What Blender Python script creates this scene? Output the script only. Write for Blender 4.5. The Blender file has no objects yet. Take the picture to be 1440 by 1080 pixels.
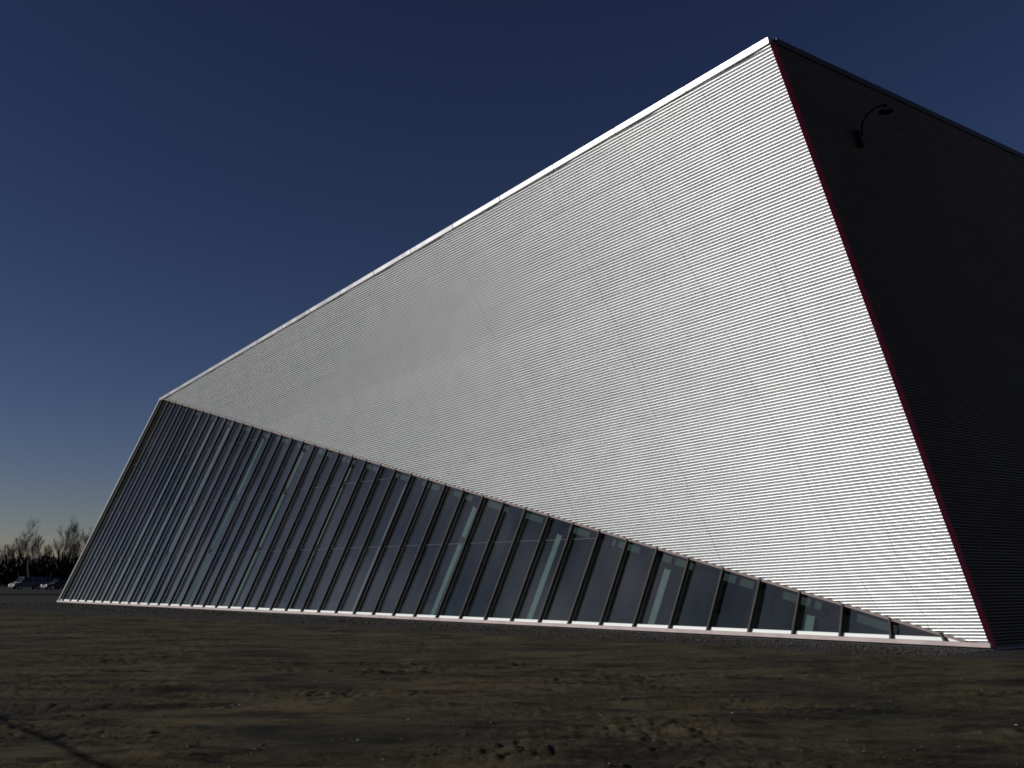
import bpy, bmesh, math, random
import numpy as np
from mathutils import Vector, Matrix
random.seed(7)
rng = np.random.default_rng(7)
V = Vector
scene = bpy.context.scene
col = scene.collection

# ------------------------------------------------------------------ helpers
def link(name, me, mats=None, parent=None):
    o = bpy.data.objects.new(name, me)
    col.objects.link(o)
    if mats is not None:
        for m in (mats if isinstance(mats, (list, tuple)) else [mats]):
            me.materials.append(m)
    if parent is not None:
        o.parent = parent
    return o

def tag(o, label=None, cat=None, group=None, kind=None):
    if label: o['label'] = label
    if cat: o['category'] = cat
    if group: o['group'] = group
    if kind: o['kind'] = kind
    return o

def empty(name, loc=(0, 0, 0), rz=0.0):
    o = bpy.data.objects.new(name, None)
    o.empty_display_size = 0.5
    col.objects.link(o)
    o.location = loc
    o.rotation_euler = (0, 0, rz)
    return o

class MB:
    """collects faces, becomes one mesh object"""
    def __init__(s):
        s.v = []; s.f = []; s.mi = []
    def quad(s, a, b, c, d, mi=0):
        n = len(s.v); s.v += [tuple(a), tuple(b), tuple(c), tuple(d)]
        s.f.append((n, n+1, n+2, n+3)); s.mi.append(mi)
    def poly(s, pts, mi=0):
        n = len(s.v); s.v += [tuple(p) for p in pts]
        s.f.append(tuple(range(n, n+len(pts)))); s.mi.append(mi)
    def prism(s, ring0, ring1, mi=0):
        n = len(s.v); k = len(ring0)
        s.v += [tuple(p) for p in ring0] + [tuple(p) for p in ring1]
        for i in range(k):
            j = (i+1) % k
            s.f.append((n+i, n+j, n+k+j, n+k+i)); s.mi.append(mi)
        s.f.append(tuple(n+i for i in reversed(range(k)))); s.mi.append(mi)
        s.f.append(tuple(n+k+i for i in range(k))); s.mi.append(mi)
    def bar(s, p, q, ax, ay, wx, wy, mi=0, cx=0.0, cy=0.0):
        """rectangular bar from p to q, section axes ax, ay, full sizes wx, wy"""
        p, q, ax, ay = V(p), V(q), V(ax), V(ay)
        r = [ax*(cx+sx*wx/2)+ay*(cy+sy*wy/2) for sx, sy in ((-1,-1),(1,-1),(1,1),(-1,1))]
        s.prism([p+t for t in r], [q+t for t in r], mi)
    def box(s, c, d, mi=0):
        c = V(c)
        s.bar(c-V((0,0,d[2]/2)), c+V((0,0,d[2]/2)), (1,0,0), (0,1,0), d[0], d[1], mi)
    def tube(s, pts, rads, n=8, mi=0):
        rings = []
        up = V((0.31, 0.17, 0.93))
        for i, p in enumerate(pts):
            p = V(p)
            t = V(pts[min(i+1, len(pts)-1)]) - V(pts[max(i-1, 0)])
            t.normalize()
            a = t.cross(up)
            if a.length < 1e-3: a = t.cross(V((1, 0, 0)))
            a.normalize(); b = t.cross(a)
            base = len(s.v)
            for k in range(n):
                w = 2*math.pi*k/n
                s.v.append(tuple(p + (a*math.cos(w)+b*math.sin(w))*rads[i]))
            rings.append(base)
        for r0, r1 in zip(rings, rings[1:]):
            for k in range(n):
                j = (k+1) % n
                s.f.append((r0+k, r0+j, r1+j, r1+k)); s.mi.append(mi)
        s.f.append(tuple(rings[0]+k for k in reversed(range(n)))); s.mi.append(mi)
        s.f.append(tuple(rings[-1]+k for k in range(n))); s.mi.append(mi)
    def build(s, name, mats, parent=None, bevel=0.0, smooth=False, segs=1, recalc=True):
        me = bpy.data.meshes.new(name)
        me.from_pydata(s.v, [], s.f)
        me.polygons.foreach_set('material_index', s.mi)
        bm = bmesh.new(); bm.from_mesh(me)
        if recalc: bmesh.ops.recalc_face_normals(bm, faces=bm.faces)
        if bevel > 0:
            bmesh.ops.remove_doubles(bm, verts=bm.verts, dist=1e-5)
            bmesh.ops.bevel(bm, geom=list(bm.edges), offset=bevel, segments=segs, affect='EDGES', profile=0.5)
        bm.to_mesh(me); bm.free()
        if smooth:
            me.polygons.foreach_set('use_smooth', [True]*len(me.polygons))
        return link(name, me, mats, parent)

def pset(p, name, val):
    if name in p.inputs: p.inputs[name].default_value = val

def mat(name, color, rough=0.5, metallic=0.0, spec=None):
    m = bpy.data.materials.new(name); m.use_nodes = True
    p = m.node_tree.nodes['Principled BSDF']
    pset(p, 'Base Color', (*color, 1)); pset(p, 'Roughness', rough); pset(p, 'Metallic', metallic)
    if spec is not None: pset(p, 'Specular IOR Level', spec)
    return m

def nodes(m):
    nt = m.node_tree
    return nt, nt.nodes, nt.links, nt.nodes['Principled BSDF']

def noisy(m, c0, c1, scale=4.0, detail=6, rough=None, bump=0.0, stretch=(1, 1, 1), lo=0.35, hi=0.65):
    """vary base colour (and roughness) with object-space noise"""
    nt, N, L, p = nodes(m)
    tc = N.new('ShaderNodeTexCoord'); mp = N.new('ShaderNodeMapping')
    mp.inputs['Scale'].default_value = stretch
    L.new(tc.outputs['Object'], mp.inputs['Vector'])
    nz = N.new('ShaderNodeTexNoise'); nz.inputs['Scale'].default_value = scale; nz.inputs['Detail'].default_value = detail
    L.new(mp.outputs['Vector'], nz.inputs['Vector'])
    r = N.new('ShaderNodeValToRGB')
    r.color_ramp.elements[0].position = lo; r.color_ramp.elements[0].color = (*c0, 1)
    r.color_ramp.elements[1].position = hi; r.color_ramp.elements[1].color = (*c1, 1)
    L.new(nz.outputs['Fac'], r.inputs['Fac']); L.new(r.outputs['Color'], p.inputs['Base Color'])
    if rough:
        mr = N.new('ShaderNodeMapRange'); mr.inputs['From Min'].default_value = lo; mr.inputs['From Max'].default_value = hi
        mr.inputs['To Min'].default_value = rough[0]; mr.inputs['To Max'].default_value = rough[1]
        L.new(nz.outputs['Fac'], mr.inputs['Value']); L.new(mr.outputs['Result'], p.inputs['Roughness'])
    if bump:
        b = N.new('ShaderNodeBump'); b.inputs['Strength'].default_value = bump; b.inputs['Distance'].default_value = 0.02
        L.new(nz.outputs['Fac'], b.inputs['Height']); L.new(b.outputs['Normal'], p.inputs['Normal'])
    return m

# ------------------------------------------------------------------ materials
M = {}
for k, (c, r) in enumerate(((0.480, 0.43), (0.476, 0.428), (0.485, 0.432))):
    M['alu%d' % k] = noisy(mat('corrugated_aluminium', (c, c, c), r, 0.92), (c*0.95, c*0.985, c*1.0), (c*1.01, c*1.035, c*1.05), 1.2, 6)
M['alu_dark'] = noisy(mat('shade_dark_cladding', (0.1, 0.1, 0.1), 0.5, 0.6), (0.105, 0.085, 0.064), (0.125, 0.10, 0.075), 0.6, 4, (0.45, 0.6))  # aluminium like the front, with the side wall's shade put into its colour
M['backing'] = mat('dark_membrane', (0.02, 0.02, 0.02), 0.9)
M['flash'] = noisy(mat('mill_flashing', (0.6, 0.6, 0.6), 0.35, 0.75), (0.42, 0.42, 0.42), (0.48, 0.48, 0.48), 1.2, 4, (0.36, 0.42))
M['fringe_red'] = mat('fringe_red_trim', (0.60, 0.03, 0.06), 0.5)  # red imitates the lens colour fringe along the bright corner edge
M['bronze'] = noisy(mat('dark_bronze', (0.05, 0.045, 0.04), 0.65, 0.0, 0.2), (0.026, 0.023, 0.021), (0.038, 0.033, 0.030), 3, 4)
M['white'] = mat('white_aluminium', (0.62, 0.66, 0.65), 0.5, spec=0.2)
M['jamb'] = mat('pale_jamb', (0.32, 0.35, 0.35), 0.5, spec=0.2)
M['pinkish'] = noisy(mat('rosy_grey_flashing', (0.45, 0.38, 0.38), 0.6, 0.0, 0.2), (0.33, 0.275, 0.272), (0.41, 0.345, 0.34), 2, 4)
M['headtrim'] = mat('taupe_trim', (0.16, 0.125, 0.12), 0.6, 0.0, 0.2)
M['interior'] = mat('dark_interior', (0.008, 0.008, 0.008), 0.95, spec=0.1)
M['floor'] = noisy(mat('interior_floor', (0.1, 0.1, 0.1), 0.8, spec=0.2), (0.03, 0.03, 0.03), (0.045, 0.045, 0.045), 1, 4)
M['column'] = mat('painted_steel', (0.14, 0.155, 0.15), 0.6)
M['purlin'] = mat('primed_steel', (0.035, 0.042, 0.039), 0.7)
M['roof'] = mat('roof_membrane', (0.2, 0.2, 0.2), 0.8)
M['concrete'] = noisy(mat('grey_concrete', (0.3, 0.3, 0.3), 0.9), (0.24, 0.24, 0.235), (0.33, 0.32, 0.31), 2, 6)
M['joint'] = mat('silicone_joint', (0.032, 0.037, 0.04), 0.6)
M['black_metal'] = mat('black_metal', (0.016, 0.016, 0.016), 0.8, spec=0.1)
M['lens'] = mat('lamp_lens', (0.05, 0.05, 0.05), 0.15)
M['bark'] = noisy(mat('bark', (0.06, 0.05, 0.045), 0.9), (0.03, 0.026, 0.024), (0.055, 0.048, 0.044), 3, 6)
M['twig'] = mat('twigs', (0.055, 0.045, 0.044), 0.9)
M['scrub'] = noisy(mat('dry_scrub', (0.03, 0.026, 0.022), 1.0), (0.018, 0.016, 0.013), (0.036, 0.031, 0.025), 0.25, 5)
M['tyre'] = mat('tyre_rubber', (0.012, 0.012, 0.012), 0.85)
M['rim'] = mat('wheel_rim', (0.35, 0.35, 0.36), 0.35, 0.8)
M['carglass'] = mat('car_glass', (0.01, 0.012, 0.014), 0.08)
M['headlight'] = mat('headlight_lens', (0.75, 0.75, 0.75), 0.15)
M['bumper'] = mat('bumper_plastic', (0.03, 0.03, 0.03), 0.6)

def glass_material():
    m = bpy.data.materials.new('tinted_glazing'); m.use_nodes = True
    nt = m.node_tree; N = nt.nodes; L = nt.links
    N.remove(N['Principled BSDF'])
    out = N['Material Output']
    tr = N.new('ShaderNodeBsdfTransparent'); tr.inputs['Color'].default_value = (0.47, 0.60, 0.58, 1)
    gl = N.new('ShaderNodeBsdfGlossy'); gl.inputs['Color'].default_value = (1.0, 0.97, 0.93, 1); gl.inputs['Roughness'].default_value = 0.03
    fr = N.new('ShaderNodeFresnel'); fr.inputs['IOR'].default_value = 1.6
    pw = N.new('ShaderNodeMath'); pw.operation = 'POWER'; pw.inputs[1].default_value = 1.9      # solar-control coating
    ml = N.new('ShaderNodeMath'); ml.operation = 'MULTIPLY'; ml.inputs[1].default_value = 12.0; ml.use_clamp = True
    geo = N.new('ShaderNodeNewGeometry'); io = N.new('ShaderNodeMath'); io.operation = 'MULTIPLY_ADD'    # same from both sides
    io.inputs[1].default_value = 1/1.6-1.6; io.inputs[2].default_value = 1.6
    L.new(geo.outputs['Backfacing'], io.inputs[0]); L.new(io.outputs[0], fr.inputs['IOR'])
    L.new(fr.outputs[0], pw.inputs[0]); L.new(pw.outputs[0], ml.inputs[0])
    mx = N.new('ShaderNodeMixShader')
    L.new(ml.outputs[0], mx.inputs[0]); L.new(tr.outputs[0], mx.inputs[1]); L.new(gl.outputs[0], mx.inputs[2])
    # thin dusty film: pale diffuse haze added to lift the panes' brightness
    df = N.new('ShaderNodeBsdfDiffuse'); df.inputs['Color'].default_value = (0.5, 0.5, 0.52, 1)
    tc = N.new('ShaderNodeTexCoord'); nz = N.new('ShaderNodeTexNoise')
    nz.inputs['Scale'].default_value = 0.22; nz.inputs['Detail'].default_value = 7
    L.new(tc.outputs['Object'], nz.inputs['Vector'])
    mr = N.new('ShaderNodeMapRange'); mr.inputs['From Min'].default_value = 0.35; mr.inputs['From Max'].default_value = 0.75
    mr.inputs['To Min'].default_value = 0.016; mr.inputs['To Max'].default_value = 0.072
    L.new(nz.outputs['Fac'], mr.inputs['Value'])
    mx2 = N.new('ShaderNodeMixShader')
    L.new(mr.outputs['Result'], mx2.inputs[0]); L.new(mx.outputs[0], mx2.inputs[1]); L.new(df.outputs[0], mx2.inputs[2])
    L.new(mx2.outputs[0], out.inputs['Surface'])
    return m
M['glass'] = glass_material()

# ------------------------------------------------------------------ light
SUN_EL, SUN_AZ = math.radians(16), math.radians(-99)         # azimuth from +Y, clockwise
sdir = V((math.cos(SUN_EL)*math.sin(SUN_AZ), math.cos(SUN_EL)*math.cos(SUN_AZ), math.sin(SUN_EL)))
sl = bpy.data.lights.new('sun', 'SUN'); sl.energy = 5.0; sl.angle = math.radians(0.5); sl.color = (1.0, 0.955, 0.90)
so = bpy.data.objects.new('sun', sl); col.objects.link(so)
so.rotation_euler = sdir.to_track_quat('Z', 'Y').to_euler()
so.location = (-60, 0, 60)
w = bpy.data.worlds.new('World'); scene.world = w; w.use_nodes = True
nt = w.node_tree; bg = nt.nodes['Background']
sky = nt.nodes.new('ShaderNodeTexSky'); sky.sky_type = 'NISHITA'; sky.sun_disc = False
sky.sun_elevation = SUN_EL; sky.sun_rotation = SUN_AZ
sky.altitude = 1500; sky.air_density = 1.0; sky.dust_density = 0.0; sky.ozone_density = 1.0
gm = nt.nodes.new('ShaderNodeGamma'); gm.inputs[1].default_value = 1.4      # deep, contrasty winter sky
sc = nt.nodes.new('ShaderNodeVectorMath'); sc.operation = 'MULTIPLY'; sc.inputs[1].default_value = (0.410, 0.362, 0.465)
nt.links.new(sky.outputs[0], gm.inputs[0]); nt.links.new(gm.outputs[0], sc.inputs[0])
nt.links.new(sc.outputs[0], bg.inputs[0]); bg.inputs[1].default_value = 0.05
scene.view_settings.view_transform = 'Standard'; scene.view_settings.look = 'None'
scene.view_settings.exposure = -0.3; scene.view_settings.gamma = 1.0
scene.view_settings.use_curve_mapping = False

# ------------------------------------------------------------------ camera
cam = bpy.data.objects.new('camera', bpy.data.cameras.new('camera')); col.objects.link(cam)
cam.location = (0, 0, 1.6); cam.rotation_euler = (math.radians(90+11.06), 0, 0)
cam.data.lens = 35; cam.data.sensor_width = 36; cam.data.clip_end = 8000; cam.data.clip_start = 0.1
scene.camera = cam
scene.cycles.filter_width = 1.7

# ------------------------------------------------------------------ the building
D = V((-30.995, 69.94, 0)); C = V((11.233, 23.946, 0))
B = V((7.121, 25.0, 16.088)); A = V((-22.499, 63.265, 13.028))
e = V((0.813, 0.582, 0)).normalized()               # direction the side wall runs
bdir = (C-D).normalized()
inw = V((0.737, 0.676, 0))                          # into the building, level
n2 = V((-0.7747, -0.6123, -0.15789)).normalized()   # corrugated wall, outward
n3 = V((-0.73011, -0.67033, 0.13267)).normalized()  # glazing, outward
ud = V((-0.6148, 0.78775, -0.03833)).normalized()   # run of the corrugations
us = V((-0.14785, -0.06738, 0.98671)).normalized()
bld = empty('metal_clad_building', C)
tag(bld, 'angular silver corrugated metal building with a slanted dark glass window wall and a shaded side', 'building')
def add(mb, name, mats, parent=bld, **k):
    o = mb.build(name, mats, parent, **k)
    # vertices are written in world space: keep them there
    if parent is bld: o.matrix_parent_inverse = Matrix.Translation(-C)
    return o

# --- corrugated sheets -------------------------------------------------------
def sheet(P0, du, ds, nn, s_top, u_left, u_right, pitch0, pitch1, bulge, row_ribs, seams, off, seg=10, gap=0.0035):
    """ribs run along du, stacked along ds; u_left(s) > u > u_right(s); seams: list of functions s -> u"""
    mb = MB()
    s = 0.0; rib = 0; rows = []
    while s < s_top:
        p = pitch0 + (pitch1-pitch0)*(s/s_top)
        lap = (rib % row_ribs == 0)
        row = rib//row_ribs
        js = [fn(s) + ((row*7) % 5-2)*0.012 if (row*3+k*5) % 7 != 3 else None for k, fn in enumerate(seams)]
        vw = max(0.30*p, p-0.052)*(1.15 if lap else 1.0)*random.uniform(0.93, 1.07)                   # recessed flat valley, then a half-round rib
        aw = p-vw; bl_ = bulge*random.uniform(0.94, 1.05); R_ = aw/2/math.sin(bl_)
        prof = [(s, 0.0), (s+0.001, -0.004-0.75*vw), (s+vw-0.001, -0.004)]
        for k in range(seg+1):
            x_ = -math.cos(math.pi*k/seg)*aw/2 if k in (0, seg) else (2*k/seg-1)*aw/2
            prof.append((s+vw+aw/2+x_, math.sqrt(R_*R_-x_*x_)-R_*math.cos(bl_)))
        for (s0, h0), (s1, h1) in zip(prof, prof[1:]):
            if s1 > s_top: break
            l0, l1, r0, r1 = u_left(s0), u_left(s1), u_right(s0), u_right(s1)
            cuts = sorted([j for j in js if j is not None and min(l0, l1) > j > max(r0, r1)])
            a0, a1 = r0, r1
            for ci_, c in enumerate(cuts + [None]):
                b0, b1 = (l0, l1) if c is None else (c-gap, c-gap)
                if b0 > a0 or b1 > a1:
                    q = [P0+du*uu+ds*ss+nn*(hh+off) for uu, ss, hh in ((a0, s0, h0), (max(b0, a0), s0, h0), (max(b1, a1), s1, h1), (a1, s1, h1))]
                    mb.quad(*q, mi=(row*5+ci_*3+row//3) % 3)
                if c is not None: a0 = a1 = c+gap
        s += p; rib += 1
    return mb

sB, uB, sA, uA = (B-C)@us, (B-C)@ud, (A-C)@us, (A-C)@ud
def front_left(s):
    return uA*s/sA if s <= sA else uA+(uB-uA)*(s-sA)/(sB-sA)
def front_right(s): return uB*s/sB
def pl(pts):
    pts = sorted(pts)
    def f(s):
        (s0, u0), (s1, u1) = pts[0], pts[-1]
        return u0+(u1-u0)*(s-s0)/(s1-s0)
    return f
seams = [pl([(14.76, 38.92), (11.85, 36.95)]), pl([(15.6, 30.22), (7.66, 25.27)]), pl([(15.46, 24.49), (5.8, 19.59)]),
         pl([(14.52, 17.93), (4.68, 13.76)]), pl([(10.92, 10.53), (2.41, 7.56)]), pl([(15.0, 8.4), (9.0, 6.0)]), pl([(2.47, 1.98), (0.79, 1.57)])]
mb = sheet(C, ud, us, n2, sB-0.12, front_left, front_right, 0.077, 0.099, math.radians(76), 12, seams, 0.10)
# membrane behind the sheets
for h in (0.055,):
    mb.poly([C+n2*h, B+n2*h, A+n2*h], 3)
add(mb, 'corrugated_wall', [M['alu0'], M['alu1'], M['alu2'], M['backing']])

nw = (B-C).cross(e).normalized()
if nw.y > 0: nw = -nw
ws = nw.cross(e).normalized()
if ws.z < 0: ws = -ws
LW = 46.0
sT = (B-C)@ws; eT = (B-C)@e
side_seams = [pl([(0, k*6.1+3.0+eT*0), (sT, k*6.1+3.0)]) for k in range(7)]
mb = sheet(C, e, ws, nw, sT-0.05, lambda s: eT*s/sT+LW, lambda s: eT*s/sT, 0.075, 0.085, math.radians(70), 12, side_seams, 0.05, seg=6)
mb.poly([C+nw*0.02, B+nw*0.02, B+e*LW+nw*0.02, C+e*LW+nw*0.02], 3)
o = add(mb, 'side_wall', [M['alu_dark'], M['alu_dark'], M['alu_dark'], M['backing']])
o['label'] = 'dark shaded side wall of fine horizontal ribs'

A2, B2, C2, D2 = A+e*LW, B+e*LW, C+e*LW, D+e*LW
mb = MB(); mb.poly([A, B, B2, A2]); mb.poly([p-V((0, 0, 0.25)) for p in (A, A2, B2, B)])
add(mb, 'roof', M['roof'])
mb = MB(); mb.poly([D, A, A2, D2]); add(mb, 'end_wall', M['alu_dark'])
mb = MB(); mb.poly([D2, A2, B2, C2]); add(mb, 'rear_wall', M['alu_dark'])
# interior: floor, and a dark partition some way behind the glazing
mb = MB()
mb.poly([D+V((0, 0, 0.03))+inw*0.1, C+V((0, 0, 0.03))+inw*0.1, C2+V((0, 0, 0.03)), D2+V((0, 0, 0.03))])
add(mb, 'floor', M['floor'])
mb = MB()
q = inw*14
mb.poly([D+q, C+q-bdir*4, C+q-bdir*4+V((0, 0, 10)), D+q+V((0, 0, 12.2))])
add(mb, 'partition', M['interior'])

# --- flashings ---------------------------------------------------------------
ab = (B-A).normalized()
outr = n2.copy(); upf = ab.cross(outr).normalized()
if upf.z < 0: upf = -upf
mb = MB()
p0, p1 = A-ab*0.25, B+ab*0.06
def fl(p, hgt):   # folded strip: outer face leaning back, cap, return
    return [p+outr*0.16-upf*hgt, p+outr*0.205-upf*(hgt-0.02), p+outr*0.20+upf*0.05, p+outr*0.0+upf*0.09, p-outr*0.25+upf*0.06, p-outr*0.25-upf*0.1]
N_ = 16
for i in range(N_):
    f0, f1 = i/N_, (i+1)/N_-0.0008
    mb.prism(fl(p0.lerp(p1, f0), 0.13), fl(p0.lerp(p1, f1), 0.13))
add(mb, 'roof_flashing', M['flash'])
mb = MB()
up2 = ws
mb.bar(B+e*0.08+nw*0.06, B2+nw*0.06, nw, up2, 0.10, 0.20, 0, 0.0, -0.06)
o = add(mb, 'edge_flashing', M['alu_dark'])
cb = (B-C).normalized()
mb = MB()
side = (e - ud).normalized()
mb.prism([C+cb*0.02+x for x in (n2*0.10+ud*0.02, n2*0.152, n2*0.15+e*0.014, nw*0.068+e*0.016, nw*0.05+e*0.016)],
         [B-cb*0.10+x for x in (n2*0.10+ud*0.02, n2*0.152, n2*0.15+e*0.014, nw*0.068+e*0.016, nw*0.05+e*0.016)])
add(mb, 'corner_trim', M['fringe_red'])
# foundation kerb
mb = MB()
mb.bar(D+V((0, 0, -0.12))+inw*0.2, C+V((0, 0, -0.12))+inw*0.2, inw, (0, 0, 1), 0.5, 0.28)
mb.bar(C+V((0, 0, -0.12))-nw*0.2, C2+V((0, 0, -0.12))-nw*0.2, nw, (0, 0, 1), 0.5, 0.28)
add(mb, 'foundation', M['concrete'])

# --- glazing -----------------------------------------------------------------
def bot(i): return D.lerp(C, min(1.0, max(0.0, 0.022635*i-0.01241)))
def topf(i):
    return 0.007 + (i-1)*(0.977-0.007)/43 - 0.026*(1-((i-22.5)/21.5)**2)
def top(i): return A.lerp(C, min(1.0, max(0.0, topf(i))))
# flush perimeter frame: jamb on the left edge, head along the slope
wall = MB()
da = (A-D).normalized()
jx = da.cross(n3).normalized()
wall.bar(D-bdir*0.05+n3*0.06, A-bdir*0.05+n3*0.06, n3, jx, 0.26, 0.10)
ac = (C-A).normalized(); hx = ac.cross(n3).normalized()
if hx.z < 0: hx = -hx
wall.bar(A+n3*0.09, C-ac*0.6+n3*0.09, n3, hx, 0.12, 0.07, 1, 0, -0.035)
ww = add(wall, 'window_wall', [M['jamb'], M['headtrim']])
ww['label'] = 'slanted triangular wall of dark glass between bronze mullions'
def addw(mb, name, mats, **k):
    return add(mb, name, mats, ww, **k)
mb = MB()
mb.bar(D-bdir*0.15+V((0, 0, 0.0))+n3*0.12, C+V((0, 0, 0.0))+n3*0.12, inw, (0, 0, 1), 0.18, 0.10, 0, 0, 0.06)
addw(mb, 'sill', M['pinkish'])
mb = MB()
g0, g1 = D+V((0, 0, 0.115))+n3*0.05, C-bdir*0.55+V((0, 0, 0.115))+n3*0.05
mb.bar(g0, g1, n3, da, 0.05, 0.115, 0, 0, 0.057)
addw(mb, 'sill_cap', M['white'])
JZ = (2.92, 5.85, 8.9)
for i in range(1, 45):
    p, t = bot(i), top(i)
    d = (t-p).normalized(); sx = d.cross(n3).normalized()
    mb = MB()
    z0 = 0.085/d.z
    a = p+d*z0; b = t-d*0.02 if (t-p).length > 0.6 else t
    if b.z-a.z < 0.15: b = a+d*0.16
    mb.bar(a+n3*0.11, b+n3*0.11, n3, sx, 0.15, 0.062)
    addw(mb, 'mullion', M['bronze'], bevel=0.004)
for i in range(0, 45):
    pb0, pt0 = bot(i) if i else D, top(i) if i else A
    pb1, pt1 = bot(i+1), top(i+1)
    if i == 44: pb1 = C-bdir*0.3; pt1 = pb1+V((0, 0, 0.15))
    mb = MB()
    zs = [0.1]+[z for z in JZ if z < min(pt0.z, pt1.z)-0.35]+[None]
    for za, zb in zip(zs, zs[1:]):
        def at(pb, pt, z):
            if z is None: return pt
            return pb.lerp(pt, min(1, (z-pb.z)/max(0.05, pt.z-pb.z)))
        corners = [at(pb0, pt0, za), at(pb1, pt1, za), at(pb1, pt1, zb), at(pb0, pt0, zb)]
        # each lite sits at its own tiny angle in its gasket
        tl = [random.gauss(0, 0.0035) for _ in range(3)]
        corners = [c+n3*(-0.01+tl[0]*sgn[0]*0.7+tl[1]*sgn[1]*1.5) for c, sgn in zip(corners, ((-1, -1), (1, -1), (1, 1), (-1, 1)))]
        if (corners[1]-corners[0]).cross(corners[3]-corners[0]).dot(n3) < 0: corners.reverse()
        mb.quad(*corners)
    addw(mb, 'glass_pane', M['glass'], recalc=False)
for z in JZ:
    mb = MB()
    for i in range(0, 45):
        pb0, pt0 = (bot(i), top(i)) if i else (D, A)
        pb1, pt1 = bot(i+1), top(i+1)
        if min(pt0.z, pt1.z) < z+0.1: break
        q0 = pb0.lerp(pt0, z/pt0.z); q1 = pb1.lerp(pt1, z/pt1.z)
        mb.bar(q0+n3*0.012, q1+n3*0.012, n3, da, 0.02, 0.014)
    addw(mb, 'transom', M['joint'])

# --- steel inside the glass ----------------------------------------------------
for ci in [40.9-4*k for k in range(10)]+[6.9]:  # last entry is added, standing in for a column's reflected double
    p = bot(ci)+inw*1.0; t = top(ci)+inw*1.0
    d = (t-p).normalized(); sx = d.cross(n3).normalized()
    mb = MB()
    L_ = (t-p).length-0.75
    mb.bar(p, p+d*L_, n3, sx, 0.02, 0.26, 0, 0.13); mb.bar(p, p+d*L_, n3, sx, 0.02, 0.26, 0, -0.13)
    mb.bar(p, p+d*L_, n3, sx, 0.236, 0.02)
    co_ = add(mb, 'column', M['column'])
    for z in JZ[:2]:
        if z+0.6 < (p+d*L_).z:
            m2 = MB(); c_ = p.lerp(t, (z+0.15)/t.z)
            m2.bar(c_-d*0.16, c_+d*0.16, n3, sx, 0.30, 0.31)
            m2.build('splice_plate', M['bronze'], co_)
q0, q1 = A+inw*1.3-V((0, 0, 0.55)), C-ac*2.0+inw*1.3-V((0, 0, 0.5))
for k in range(22):
    f0, f1 = k/22, (k+0.55)/22
    mb = MB(); mb.bar(q0.lerp(q1, f0), q0.lerp(q1, f1), n3, hx, 0.2, 0.22)
    add(mb, 'purlin', M['purlin'])

# ------------------------------------------------------------------ wall lamp
Lb = V((9.7, 26.25, 13.75)); Lb = Lb - nw*((Lb-C)@nw) + nw*0.09
lamp = empty('wall_lamp', Lb)
tag(lamp, 'black gooseneck lamp on the shaded side wall near the top corner', 'wall lamp')
def addl(mb, name, m, **k):
    o = mb.build(name, m, lamp, **k); o.matrix_parent_inverse = Matrix.Translation(-Lb); return o
mb = MB(); mb.bar(Lb-ws*0.32+nw*0.04, Lb+ws*0.25+nw*0.04, nw, e, 0.07, 0.17); addl(mb, 'mounting_plate', M['black_metal'], bevel=0.01)
hor = V((nw.x, nw.y, 0)).normalized()
pts = []
for k in range(15):
    f = k/14
    if f < 0.3: pts.append(Lb+nw*0.09+V((0, 0, 1))*(f/0.3)*0.26+hor*0.06)
    else:
        a = (f-0.3)/0.7*math.radians(112)
        pts.append(Lb+nw*0.09+hor*0.06+V((0, 0, 0.26))+hor*0.56*(1-math.cos(a))+V((0, 0, 0.40*math.sin(a))))
mb = MB(); mb.tube(pts, [0.027]*len(pts), 8); addl(mb, 'arm', M['black_metal'], smooth=True)
hp = pts[-1]
mb = MB(); n = 20
prof = [(0.02, 0.02), (0.045, 0.015), (0.05, -0.07), (0.09, -0.11), (0.185, -0.20), (0.195, -0.215), (0.18, -0.21), (0.07, -0.12), (0.0, -0.105)]
rows = []
for r, z in prof:
    rows.append([hp+V((r*math.cos(2*math.pi*k/n), r*math.sin(2*math.pi*k/n), z)) for k in range(n)])
for r0, r1 in zip(rows, rows[1:]):
    for k in range(n):
        mb.quad(r0[k], r0[(k+1) % n], r1[(k+1) % n], r1[k])
addl(mb, 'lamp_shade', M['black_metal'])
mb = MB(); mb.tube([hp+V((0, 0, -0.11)), hp+V((0, 0, -0.15)), hp+V((0, 0, -0.18)), hp+V((0, 0, -0.2))], [0.02, 0.045, 0.04, 0.015], 10)
addl(mb, 'bulb', M['lens'], smooth=True)

# ------------------------------------------------------------------ ground
def hash2(ix, iy, seed):
    h = (ix.astype(np.int64)*374761393 + iy.astype(np.int64)*668265263 + seed*1442695041) & 0x7fffffff
    h = (h ^ (h >> 13))*1274126177 & 0x7fffffff
    return ((h ^ (h >> 16)) & 0xffff)/65535.0
def vnoise(x, y, seed=0):
    ix, iy = np.floor(x), np.floor(y); fx, fy = x-ix, y-iy
    fx = fx*fx*(3-2*fx); fy = fy*fy*(3-2*fy)
    a, b = hash2(ix, iy, seed), hash2(ix+1, iy, seed); c, d = hash2(ix, iy+1, seed), hash2(ix+1, iy+1, seed)
    return (a*(1-fx)+b*fx)*(1-fy)+(c*(1-fx)+d*fx)*fy
def fbm(x, y, oct=4, seed=0):
    s = 0; amp = 0.5
    for k in range(oct):
        s = s+amp*(vnoise(x*2**k, y*2**k, seed+k*17)-0.5); amp *= 0.5
    return s
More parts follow.
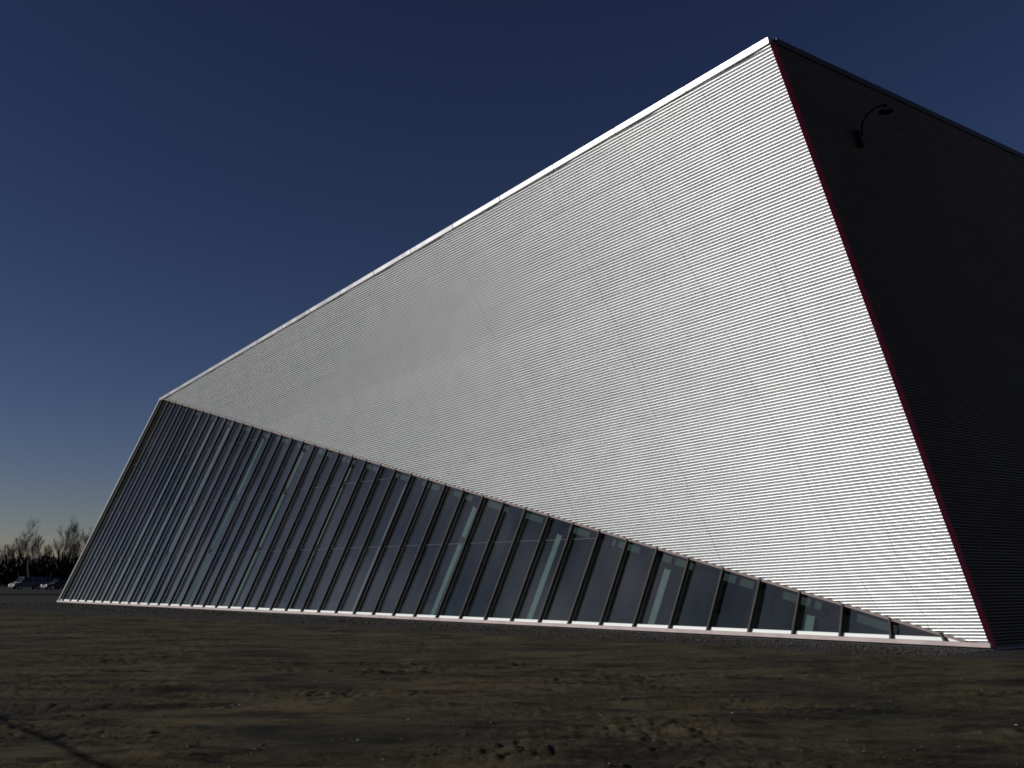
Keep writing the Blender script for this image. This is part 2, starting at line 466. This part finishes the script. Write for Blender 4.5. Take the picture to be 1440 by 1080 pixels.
RUTS = [  # x0, y0, x1, y1, bend, half width, depth
    (-14, 13.0, 22, 14.2, 0.5, 0.16, 0.05), (-14, 14.8, 22, 16.0, 0.5, 0.16, 0.05),
    (-6, 9.4, 14, 11.4, -0.4, 0.14, 0.045), (-12, 10.3, 9, 9.6, 0.5, 0.14, 0.05),
    (-20, 17.5, 20, 18.6, -0.7, 0.2, 0.05), (-20, 19.4, 20, 20.4, -0.7, 0.2, 0.045),
    (-7, 8.6, -2, 10.6, 0.25, 0.09, 0.045), (-9, 12.0, 6, 12.5, 0.3, 0.12, 0.04), (-26, 24, 12, 19, 0.8, 0.22, 0.05), (-26, 26, 12, 21, 0.8, 0.22, 0.04)]
def base_dist(x, y):      # metres in front of the glazing line
    nx, ny = -0.737, -0.676
    return (x-C.x)*nx+(y-C.y)*ny
def height(x, y):
    s = np.clip(base_dist(x, y), -5, 100)
    r = np.hypot(x, y)
    # long streaks of dragged soil, running roughly across the view
    cs, sn = math.cos(0.06), math.sin(0.06)
    xr, yr = x*cs+y*sn, -x*sn+y*cs
    h = 0.12*fbm(xr*0.28, yr*1.1, 4, 3)+0.055*fbm(xr*0.9, yr*3.4, 3, 11)
    cl = np.clip(fbm(x*0.5, y*0.8, 3, 51)*3+0.35, 0, 1)
    h = h+0.10*fbm(x*0.55, y*0.9, 3, 81)*np.clip(0.5+fbm(x*.12,y*.2,2,83)*3,0.15,1)+0.075*cl*(np.abs(fbm(x*6, y*6, 3, 29))*2)+0.012*fbm(x*16, y*16, 2, 61)*(0.4+cl)
    for k, (x0, y0, x1, y1, bd, hw, dp) in enumerate(RUTS):
        t = (x-x0)/(x1-x0)
        yc = y0+(y1-y0)*t+bd*np.sin(t*5+k)+0.10*np.sin(t*23+k*2)+0.12*fbm(x*0.9+k*9, x*0+k, 3, 90+k)
        m = np.clip(1-np.abs(2*t-1)**6, 0, 1)*np.clip(0.45+2.2*fbm(x*0.55+k*3.1, x*0+k*2.7, 3, 70+k), 0, 1)
        dd = (y-yc)/hw
        h = h+m*dp*(-np.exp(-dd*dd)+0.6*np.exp(-((np.abs(dd)-1.6)/0.5)**2))
    edge = np.clip(s/2.5, 0, 1)
    near = np.clip((r-2)/3, 0, 1)*np.clip((100-r)/40, 0, 1)
    return (h-0.035)*edge*near - 0.03

th = np.concatenate([np.linspace(-50, 50, 900), np.linspace(50, 310, 80)[1:-1]])
th = np.radians(th)
rr = np.concatenate([np.linspace(0.25, 6.0, 24), np.exp(np.linspace(math.log(6.03), math.log(90), 500)), np.exp(np.linspace(math.log(92), math.log(6000), 40))])
R, T = np.meshgrid(rr, th, indexing='ij')
X, Y = R*np.sin(T), R*np.cos(T)
Z = height(X, Y)
nr, ntb = R.shape
co = np.stack([X, Y, Z], -1).reshape(-1, 3)
idx = np.arange(nr*ntb).reshape(nr, ntb)
a = idx[:-1, :]; b_ = np.roll(idx, -1, 1)[:-1, :]; c_ = np.roll(idx, -1, 1)[1:, :]; d_ = idx[1:, :]
quads = np.stack([a, b_, c_, d_], -1).reshape(-1, 4)
me = bpy.data.meshes.new('ground')
me.vertices.add(len(co)+1); me.vertices.foreach_set('co', np.vstack([co, [[0, 0, -0.03]]]).ravel())
tri = np.stack([np.full(ntb, len(co)), np.roll(idx[0], -1), idx[0]], -1)
nq, ntr = len(quads), len(tri)
me.loops.add(nq*4+ntr*3); me.loops.foreach_set('vertex_index', np.concatenate([quads.ravel(), tri.ravel()]))
me.polygons.add(nq+ntr)
me.polygons.foreach_set('loop_start', np.concatenate([np.arange(nq)*4, nq*4+np.arange(ntr)*3]))
me.polygons.foreach_set('loop_total', np.concatenate([np.full(nq, 4), np.full(ntr, 3)]))
me.update(calc_edges=True); me.validate()
me.polygons.foreach_set('use_smooth', np.ones(len(me.polygons), bool))

def ground_material():
    m = mat('dirt', (0.05, 0.04, 0.03), 0.95, spec=0.15)
    nt, N, L, p = nodes(m)
    geo = N.new('ShaderNodeNewGeometry')
    def mapping(sc, rot=0.06):
        mp = N.new('ShaderNodeMapping'); mp.inputs['Scale'].default_value = sc; mp.inputs['Rotation'].default_value = (0, 0, -rot)
        L.new(geo.outputs['Position'], mp.inputs['Vector']); return mp
    def noise(sc, scale, det=6, rough=0.6, dist=0.0):
        mp = mapping(sc); n = N.new('ShaderNodeTexNoise')
        n.inputs['Scale'].default_value = scale; n.inputs['Detail'].default_value = det; n.inputs['Roughness'].default_value = rough; n.inputs['Distortion'].default_value = dist
        L.new(mp.outputs[0], n.inputs['Vector']); return n
    def ramp(src, pts):
        r = N.new('ShaderNodeValToRGB'); els = r.color_ramp.elements
        while len(els) < len(pts): els.new(0.5)
        for el, (po, c) in zip(els, pts): el.position = po; el.color = (*c, 1)
        L.new(src, r.inputs['Fac']); return r
    def mix(f, c1, c2, mode='MIX'):
        x = N.new('ShaderNodeMix'); x.data_type = 'RGBA'; x.blend_type = mode
        if hasattr(f, 'node'): L.new(f, x.inputs['Factor'])
        else: x.inputs['Factor'].default_value = f
        for s_, c in ((x.inputs['A'], c1), (x.inputs['B'], c2)):
            if hasattr(c, 'node'): L.new(c, s_)
            else: s_.default_value = (*c, 1)
        return x.outputs['Result']
    n1 = noise((0.5, 1, 1), 0.5, 10, 0.64, 0.5)
    soil = ramp(n1.outputs['Fac'], [(0.32, (0.022, 0.021, 0.016)), (0.46, (0.050, 0.043, 0.026)), (0.58, (0.071, 0.059, 0.034)), (0.70, (0.086, 0.058, 0.036))])
    n2_ = noise((0.45, 1.1, 1), 1.35, 10, 0.72, 0.4)
    dark = ramp(n2_.outputs['Fac'], [(0.40, (0.30, 0.31, 0.32)), (0.47, (0.72, 0.72, 0.71)), (0.54, (1.12, 1.1, 1.04))])
    c = mix(1.0, soil.outputs['Color'], dark.outputs['Color'], 'MULTIPLY')
    n3_ = noise((1, 1, 1), 30, 8, 0.8)
    grit = ramp(n3_.outputs['Fac'], [(0.32, (0.42, 0.42, 0.42)), (0.5, (1, 1, 1)), (0.70, (1.7, 1.66, 1.55))])
    c = mix(0.9, c, grit.outputs['Color'], 'MULTIPLY')
    n5 = noise((0.7, 1, 1), 5.5, 9, 0.75, 0.2)
    clump = ramp(n5.outputs['Fac'], [(0.36, (0.45, 0.45, 0.46)), (0.50, (1, 1, 1)), (0.68, (1.3, 1.28, 1.2))])
    c = mix(0.85, c, clump.outputs['Color'], 'MULTIPLY')
    # gravel apron: distance in front of the glazing base, wider on the far left
    dv = N.new('ShaderNodeVectorMath'); dv.operation = 'DOT_PRODUCT'
    sb = N.new('ShaderNodeVectorMath'); sb.operation = 'SUBTRACT'; sb.inputs[1].default_value = C
    L.new(geo.outputs['Position'], sb.inputs[0]); L.new(sb.outputs[0], dv.inputs[0]); dv.inputs[1].default_value = (-0.737, -0.676, 0)
    al = N.new('ShaderNodeVectorMath'); al.operation = 'DOT_PRODUCT'; L.new(sb.outputs[0], al.inputs[0]); al.inputs[1].default_value = tuple(-bdir)
    wid = N.new('ShaderNodeMapRange'); wid.inputs['From Min'].default_value = -4; wid.inputs['From Max'].default_value = 62
    wid.inputs['To Min'].default_value = 2.3; wid.inputs['To Max'].default_value = 8.5
    L.new(al.outputs['Value'], wid.inputs['Value'])
    ne = noise((0.6, 1, 1), 0.6, 6, 0.7)
    nn = N.new('ShaderNodeMath'); nn.operation = 'MULTIPLY_ADD'; nn.inputs[1].default_value = 4.0; nn.inputs[2].default_value = -2.0
    L.new(ne.outputs['Fac'], nn.inputs[0])
    d1 = N.new('ShaderNodeMath'); d1.operation = 'ADD'; L.new(dv.outputs['Value'], d1.inputs[0]); L.new(nn.outputs[0], d1.inputs[1])
    d2 = N.new('ShaderNodeMath'); d2.operation = 'SUBTRACT'; L.new(wid.outputs['Result'], d2.inputs[0]); L.new(d1.outputs[0], d2.inputs[1])
    gm_ = N.new('ShaderNodeMapRange'); gm_.inputs['From Min'].default_value = -0.5; gm_.inputs['From Max'].default_value = 0.6
    L.new(d2.outputs[0], gm_.inputs['Value'])
    vo = N.new('ShaderNodeTexVoronoi'); vo.inputs['Scale'].default_value = 16
    L.new(geo.outputs['Position'], vo.inputs['Vector'])
    grav = ramp(vo.outputs['Color'], [(0.1, (0.016, 0.0155, 0.015)), (0.6, (0.034, 0.032, 0.030)), (0.95, (0.055, 0.052, 0.047))])
    c = mix(gm_.outputs['Result'], c, grav.outputs['Color'])
    L.new(c, p.inputs['Base Color'])
    bp = N.new('ShaderNodeBump'); bp.inputs['Strength'].default_value = 0.9; bp.inputs['Distance'].default_value = 0.03
    L.new(n3_.outputs['Fac'], bp.inputs['Height']); L.new(bp.outputs['Normal'], p.inputs['Normal'])
    return m
g = link('ground', me, ground_material()); tag(g, kind='structure')

# asphalt lot beyond the dirt, with a low kerb in front
asph = noisy(mat('asphalt', (0.03, 0.03, 0.03), 0.95, spec=0.1), (0.022, 0.022, 0.022), (0.034, 0.033, 0.032), 0.4, 8)
mb = MB()
mb.poly([(-260, 104, 0.0), (-12, 100, 0.0), (-8, 188, 0.0), (-260, 192, 0.0)])
tag(mb.build('parking_lot', asph), kind='structure')
mb = MB(); mb.bar((-260, 103.7, 0.0), (-12, 99.7, 0.0), (0, 1, 0), (0, 0, 1), 0.3, 0.28)
tag(mb.build('kerb', mat('dark_kerb', (0.03, 0.03, 0.03), 0.9, spec=0.1)), kind='structure')

# loose stones: gravel along the base, pebbles and clods on the dirt
def rocks(name, pts, sizes, m, seed):
    rg = np.random.default_rng(seed)
    base = np.array([(1,0,0),(0,1,0),(-1,0,0),(0,-1,0),(0,0,0.8),(0,0,-0.7),(.62,.62,.35),(-.62,.62,.35),(-.62,-.62,.35),(.62,-.62,.35)])
    fa = np.array([(0,1,6),(1,2,7),(2,3,8),(3,0,9),(6,1,4),(1,7,4),(7,2,4),(2,8,4),(8,3,4),(3,9,4),(9,0,4),(0,6,4),(1,0,5),(2,1,5),(3,2,5),(0,3,5)])
    n = len(pts)
    vs = base[None]*(1+rg.uniform(-0.28, 0.28, (n, 10, 3)))
    vs = vs*(sizes[:, None, None])*rg.uniform(0.7, 1.3, (n, 1, 3))*np.array([1, 1, 0.75])
    an = rg.uniform(0, 6.28, n); cs, sn = np.cos(an)[:, None], np.sin(an)[:, None]
    x, y = vs[..., 0]*cs-vs[..., 1]*sn, vs[..., 0]*sn+vs[..., 1]*cs
    vs = np.stack([x, y, vs[..., 2]], -1)+pts[:, None, :]
    f = (fa[None]+np.arange(n)[:, None, None]*10).reshape(-1, 3)
    me = bpy.data.meshes.new(name); me.from_pydata(vs.reshape(-1, 3).tolist(), [], f.tolist())
    o = link(name, me, m); tag(o, kind='stuff'); return o
n = 9000
t = rng.random(n)**1.6; s_ = np.abs(rng.normal(0, 1, n))*(1.0+3.2*(1-t)*0+1.6*t)+0.25
px = C.x+t*(D.x-C.x)*1.02-0.737*s_; py = C.y+t*(D.y-C.y)*1.02-0.676*s_
pz = height(px, py)
gm1 = noisy(mat('gravel', (0.05, 0.05, 0.05), 0.9), (0.014, 0.0135, 0.012), (0.055, 0.052, 0.046), 30, 2, lo=0.3, hi=0.75)
o = rocks('gravel', np.stack([px, py, pz], -1), rng.uniform(0.018, 0.05, n)*(1+0.4*t), gm1, 3)
tag(o, 'dark crushed gravel strewn along the base of the glass wall', 'gravel')
n = 6000
rad = np.exp(rng.uniform(math.log(7.5), math.log(45), n)); an = np.radians(rng.uniform(-32, 34, n))
px, py = rad*np.sin(an), rad*np.cos(an); keep = base_dist(px, py) > 2; px, py = px[keep], py[keep]
pz = height(px, py)
sz = np.minimum(rng.gamma(1.0, 0.005, len(px))+0.005, 0.035)
o = rocks('dirt_clods', np.stack([px, py, pz], -1), sz, noisy(mat('clod', (0.05, 0.04, 0.03), 1.0), (0.03, 0.026, 0.022), (0.075, 0.06, 0.047), 9, 2), 5)
tag(o, 'small brown clods and stones scattered over the bare dirt', 'clods')
n = 55
rad = np.exp(rng.uniform(math.log(8), math.log(30), n)); an = np.radians(rng.uniform(-28, 30, n))
px, py = rad*np.sin(an), rad*np.cos(an); keep = base_dist(px, py) > 1.5; px, py = px[keep], py[keep]
o = rocks('pebbles', np.stack([px, py, height(px, py)+0.006], -1), rng.uniform(0.008, 0.02, len(px)), mat('pale_stone', (0.22, 0.21, 0.19), 0.8), 9)
tag(o, 'tiny pale pebbles dotted over the brown dirt', 'pebbles')

# ------------------------------------------------------------------ overhead cable (left of the frame; only its shadow falls into it)
sh0, sh1 = V((-6.19, 12.60, 0)), V((-3.70, 9.43, 0))
cd = (sh1-sh0).normalized(); hc = 1.2
cc = sh0+V((sdir.x, sdir.y, 0))*((hc+0.085)/sdir.z)
pA, pB = cc-cd*16, cc+cd*8
for p, lab in ((pA, 'wooden post farther from the camera holding a black cable'), (pB, 'wooden post nearest the camera holding a black cable')):
    r = empty('cable_post', (p.x, p.y, -0.1)); tag(r, lab, 'post', 'posts of the overhead cable')
    mb = MB(); mb.tube([(0, 0, -0.3), (0, 0, 1.8), (0, 0, hc+0.15)], [0.1, 0.095, 0.085], 10); mb.build('pole', M['bark'], r)
    mb = MB(); mb.box((0, 0, hc+0.05), (0.14, 0.3, 0.1)); mb.build('clamp', M['black_metal'], r)
mb = MB()
pts = []
for k in range(25):
    f = k/24; q = pA.lerp(pB, f); pts.append(V((q.x, q.y, hc+0.05-0.02*4*f*(1-f))))
mb.tube(pts, [0.014]*25, 8)
tag(mb.build('overhead_cable', M['black_metal'], smooth=True), 'thick black cable strung between two wooden posts left of the dirt yard', 'cable')

# ------------------------------------------------------------------ bare trees
def make_tree(loc, h, seed, spread, label, narrow=1.0):
    rg = random.Random(seed)
    root = empty('bare_tree', loc, rg.uniform(0, 6.28))
    tag(root, label, 'tree', 'bare trees on the horizon')
    tk, cr = MB(), MB()
    def grow(p, d, length, r, depth):
        n = 4 if depth < 2 else 3
        pts = [p]; rads = [r]; q = p.copy(); dd = d.copy()
        r1 = r*(0.55 if depth else 0.35)
        kids = []
        for k in range(n):
            dd = (dd+V((rg.gauss(0, .06), rg.gauss(0, .06), rg.gauss(0.03, .03)))).normalized()
            q = q+dd*length/n; pts.append(q.copy()); rads.append(r+(r1-r)*(k+1)/n)
            kids.append((q.copy(), dd.copy(), rads[-1]))
        (tk if depth < 2 else cr).tube(pts, rads, 6 if depth < 2 else 3)
        if depth >= 4: return
        nk = (11, 7, 6, 4)[depth]
        for k in range(nk):
            f = rg.uniform(0.3 if depth == 0 else 0.2, 1.0)
            i = min(n-1, int(f*n)); kp, kd, kr = kids[i]
            az = rg.uniform(0, 6.28); sp = rg.uniform(0.35, 0.75)*spread
            perp = V((math.cos(az), math.sin(az), 0))
            nd = (kd*math.cos(sp)+perp*math.sin(sp)*narrow+V((0, 0, 0.25))).normalized()
            grow(kp, nd, length*rg.uniform(0.38, 0.58), max(0.013, kr*0.5), depth+1)
    grow(V((0, 0, -0.2)), V((rg.gauss(0, .03), rg.gauss(0, .03), 1)).normalized(), h*0.72, h*0.012, 0)
    tk.build('trunk', M['bark'], root); cr.build('crown', M['twig'], root)
    return root
def at(px, dist): return ((px-720)/1400*dist*0.981, dist, 0)
TREES = [(38, 250, 17.5, 1.15, 'widest bare tree, with a broad forked crown, above the scrub at far left'),
         (79, 252, 17.0, 0.75, 'tall thin bare tree just left of the tallest narrow one'),
         (95, 248, 17.6, 0.6, 'narrow dense bare tree standing right behind the bulging bush'),
         (123, 256, 15.5, 0.9, 'bare tree half hidden by the edge of the glass wall'),
         (4, 258, 12.0, 0.9, 'small bare tree at the very left edge of the picture'),
         (17, 246, 11.5, 0.8, 'low bare sapling left of the broad forked tree'),
         (54, 240, 10.5, 0.8, 'low bare sapling just right of the broad forked tree'),
         (66, 255, 11.5, 0.6, 'thin bare sapling between the broad tree and the tall thin tree'),
         (109, 262, 13.0, 0.8, 'short bare tree between the narrow dense tree and the half hidden one'),
         (27, 263, 13.5, 0.6, 'slender bare tree close on the left side of the broad forked tree'),
         (46, 266, 14.0, 0.55, 'slender bare tree close on the right side of the broad forked tree'),
         (86, 244, 12.0, 0.6, 'bare sapling between the tall thin tree and the narrow dense one')]
for k, (px, dist, h, sp, lab) in enumerate(TREES):
    make_tree(at(px, dist), h*0.68, 40+k, sp, lab)

# low scrub band at the foot of the trees, one mass
mb = MB(); rg = random.Random(5)
for k in range(15000):
    x = rg.uniform(-205, -75); y = rg.uniform(212, 230)
    top_ = 6.5+0.5*math.sin(x*0.09)*math.sin(x*0.031+1)+rg.gauss(0, 0.5)
    z0 = rg.uniform(-0.1, top_*0.7); z1 = min(top_, z0+rg.uniform(1.2, 2.6))
    lx, ly = rg.gauss(0, .5), rg.gauss(0, .5); wd = rg.uniform(0.12, 0.5); az = rg.uniform(0, 3.14)
    a = V((math.cos(az)*wd, math.sin(az)*wd, 0))
    p0 = V((x, y, z0)); p1 = V((x+lx, y+ly, z1))
    mb.poly([p0-a, p0+a, p1+a*0.15]); mb.poly([p0-a, p1+a*0.15, p1-a*0.4])
o = mb.build('scrub', M['scrub']); tag(o, 'low dark mass of leafless scrub behind the parked cars', 'scrub', kind='stuff')
# the bulging bush
def bush(loc, w_, h_, seed, label):
    rg = random.Random(seed); r = empty('bush', loc); tag(r, label, 'bush', 'bushes below the bare trees')
    st, tw = MB(), MB()
    for k in range(26):
        az, sp = rg.uniform(0, 6.28), abs(rg.gauss(0, .45))
        d = V((math.cos(az)*math.sin(sp)*w_/h_, math.sin(az)*math.sin(sp)*w_/h_, math.cos(sp)))
        L_ = h_*rg.uniform(0.75, 1.0)
        st.tube([(0, 0, -0.1), d*L_*0.5+V((rg.gauss(0, .2), rg.gauss(0, .2), 0)), d*L_], [0.06, 0.04, 0.01], 4)
        for j in range(70):
            p = d*L_*rg.uniform(0.15, 1.0)+V((rg.gauss(0, w_*.14), rg.gauss(0, w_*.14), rg.gauss(0, .3)))
            a = V((rg.gauss(0, 1), rg.gauss(0, 1), rg.gauss(0, 1))).normalized()*rg.uniform(.1, .28); b2 = V((rg.gauss(0, 1), rg.gauss(0, 1), rg.gauss(0, 1))).normalized()*rg.uniform(.15, .5)
            tw.poly([p-a, p+a*.3, p+b2])
    st.build('stem', M['bark'], r); tw.build('foliage', M['scrub'], r)
bush(at(97, 238), 5.0, 8.3, 3, 'dark bulging bush below the narrow dense bare tree')
bush(at(112, 234), 3.2, 7.0, 4, 'smaller dark bush beside the glass edge, right of the bulging one')
bush(at(7, 240), 4.0, 6.4, 6, 'dark bush under the small bare tree at the left edge')

# ------------------------------------------------------------------ parked cars
def paint(name, c, rough=0.5):
    m = mat(name, c, rough); p = m.node_tree.nodes['Principled BSDF']; pset(p, 'Coat Weight', 0.0); pset(p, 'Specular IOR Level', 0.2); pset(p, 'Coat Roughness', 0.08); return m
def car(loc, rz, pm, kind, label):
    r = empty('parked_car', loc, rz); tag(r, label, 'car', 'cars parked beyond the building')
    tall = kind == 'van'
    Lh, W, belt, roofz = (2.35, 0.92, 1.05, 1.85) if tall else (2.2, 0.86, 0.88, 1.42)
    wx, wr = Lh*0.62, 0.33
    out = [(-Lh, 0.35), (-Lh+0.03, 0.72), (-Lh+0.25, belt-0.12)]
    out += ([(-Lh+1.0, belt)] if tall else [(-Lh+1.15, belt-0.02)])
    out += [(Lh-0.7, belt+0.02), (Lh-0.05, belt-0.05), (Lh, 0.55), (Lh-0.08, 0.30)]
    for cx in (wx, -wx):
        out += [(cx+(wr+.06)*math.cos(a_), 0.33+(wr+.06)*math.sin(a_)) for a_ in [math.pi*k/8 for k in range(9)]]
    body = MB()
    f0 = [V((x, -W, z)) for x, z in out]; f1 = [V((x, W, z)) for x, z in out]
    body.prism(f0, f1)
    # glasshouse: lower ring at the belt, narrower roof ring
    if tall: lo, hi = (-Lh+0.85, Lh-0.12), (-Lh+1.55, Lh-0.35)
    else: lo, hi = (-Lh+1.05, Lh-0.55), (-Lh+1.85, Lh-1.15)
    zb = belt-0.02; ins, tin = 0.05, 0.2
    def ring(xs, wv, z): return [V((xs[0], -wv, z)), V((xs[1], -wv, z)), V((xs[1], wv, z)), V((xs[0], wv, z))]
    rb, rt = ring(lo, W-ins, zb), ring(hi, W-tin, roofz)
    body.prism(rb, rt)
    ob = body.build('body', pm, r, bevel=0.035, segs=2)
    def pane(name, c4, off):
        c4 = [V(c) for c in c4]; n_ = (c4[1]-c4[0]).cross(c4[3]-c4[0]).normalized()
        cen = sum(c4, V())/4
        if n_.dot(cen-V((0, 0, 1.1))) < 0: n_ = -n_
        q = [cen+(c-cen)*0.86+n_*off for c in c4]; q2 = [p_-n_*0.02 for p_ in q]
        m_ = MB(); m_.prism(q2, q); m_.build(name, M['carglass'], r)
    pane('windscreen', [rb[0], rb[3], rt[3], rt[0]], 0.012)
    pane('rear_window', [rb[1], rb[2], rt[2], rt[1]], 0.012)
    for i0, i1 in ((0, 1), (3, 2)):
        for fa, fb in ((0.04, 0.50), (0.53, 0.97)):
            pane('side_window', [rb[i0].lerp(rb[i1], fa), rb[i0].lerp(rb[i1], fb), rt[i0].lerp(rt[i1], fb), rt[i0].lerp(rt[i1], fa)], 0.012)
    for cx in (wx, -wx):
        for sy in (-1, 1):
            m_ = MB(); m_.tube([(cx, sy*(W-0.2), 0.33), (cx, sy*(W-0.18), 0.33), (cx, sy*(W-0.0), 0.33), (cx, sy*(W+0.01), 0.33)], [0.30, 0.33, 0.33, 0.30], 20)
            wo = m_.build('wheel', M['tyre'], r)
            m_ = MB(); m_.tube([(cx, sy*(W+0.008), 0.33), (cx, sy*(W+0.02), 0.33)], [0.20, 0.17], 16); m_.build('rim', M['rim'], wo)
    for sy in (-1, 1):
        m_ = MB(); m_.box((-Lh-0.005, sy*(W-0.24), 0.66), (0.06, 0.34, 0.15)); m_.build('headlight', M['headlight'], r, bevel=0.01)
        m_ = MB(); m_.box((-Lh+0.95, sy*(W+0.09), belt+0.08), (0.1, 0.18, 0.13)); m_.build('mirror', pm, r, bevel=0.02)
    m_ = MB(); m_.box((-Lh-0.02, 0, 0.42), (0.12, W*1.9, 0.18)); m_.build('bumper', M['bumper'], r, bevel=0.02)
    m_ = MB(); m_.box((-Lh-0.002, 0, 0.64), (0.05, 0.7, 0.12)); m_.build('grille', M['bumper'], r)
    return r
def gp(px, dist): x, y, z = at(px, dist); return (x, y, 0.0)
car(gp(38, 156), math.radians(52), paint('white_paint', (0.13, 0.135, 0.135)), 'van', 'pale grey van with its sunlit front, leftmost of the parked vehicles')
car(gp(64, 162), math.radians(50), paint('black_paint', (0.02, 0.02, 0.022)), 'van', 'tall dark van parked right behind the pale van')
car(gp(82, 150), math.radians(56), paint('silver_paint', (0.05, 0.05, 0.048)), 'sedan', 'grey sedan in front of the dark van')
car(gp(98, 158), math.radians(60), paint('blue_paint', (0.035, 0.08, 0.11)), 'sedan', 'blue car parked nearest the glass wall edge')
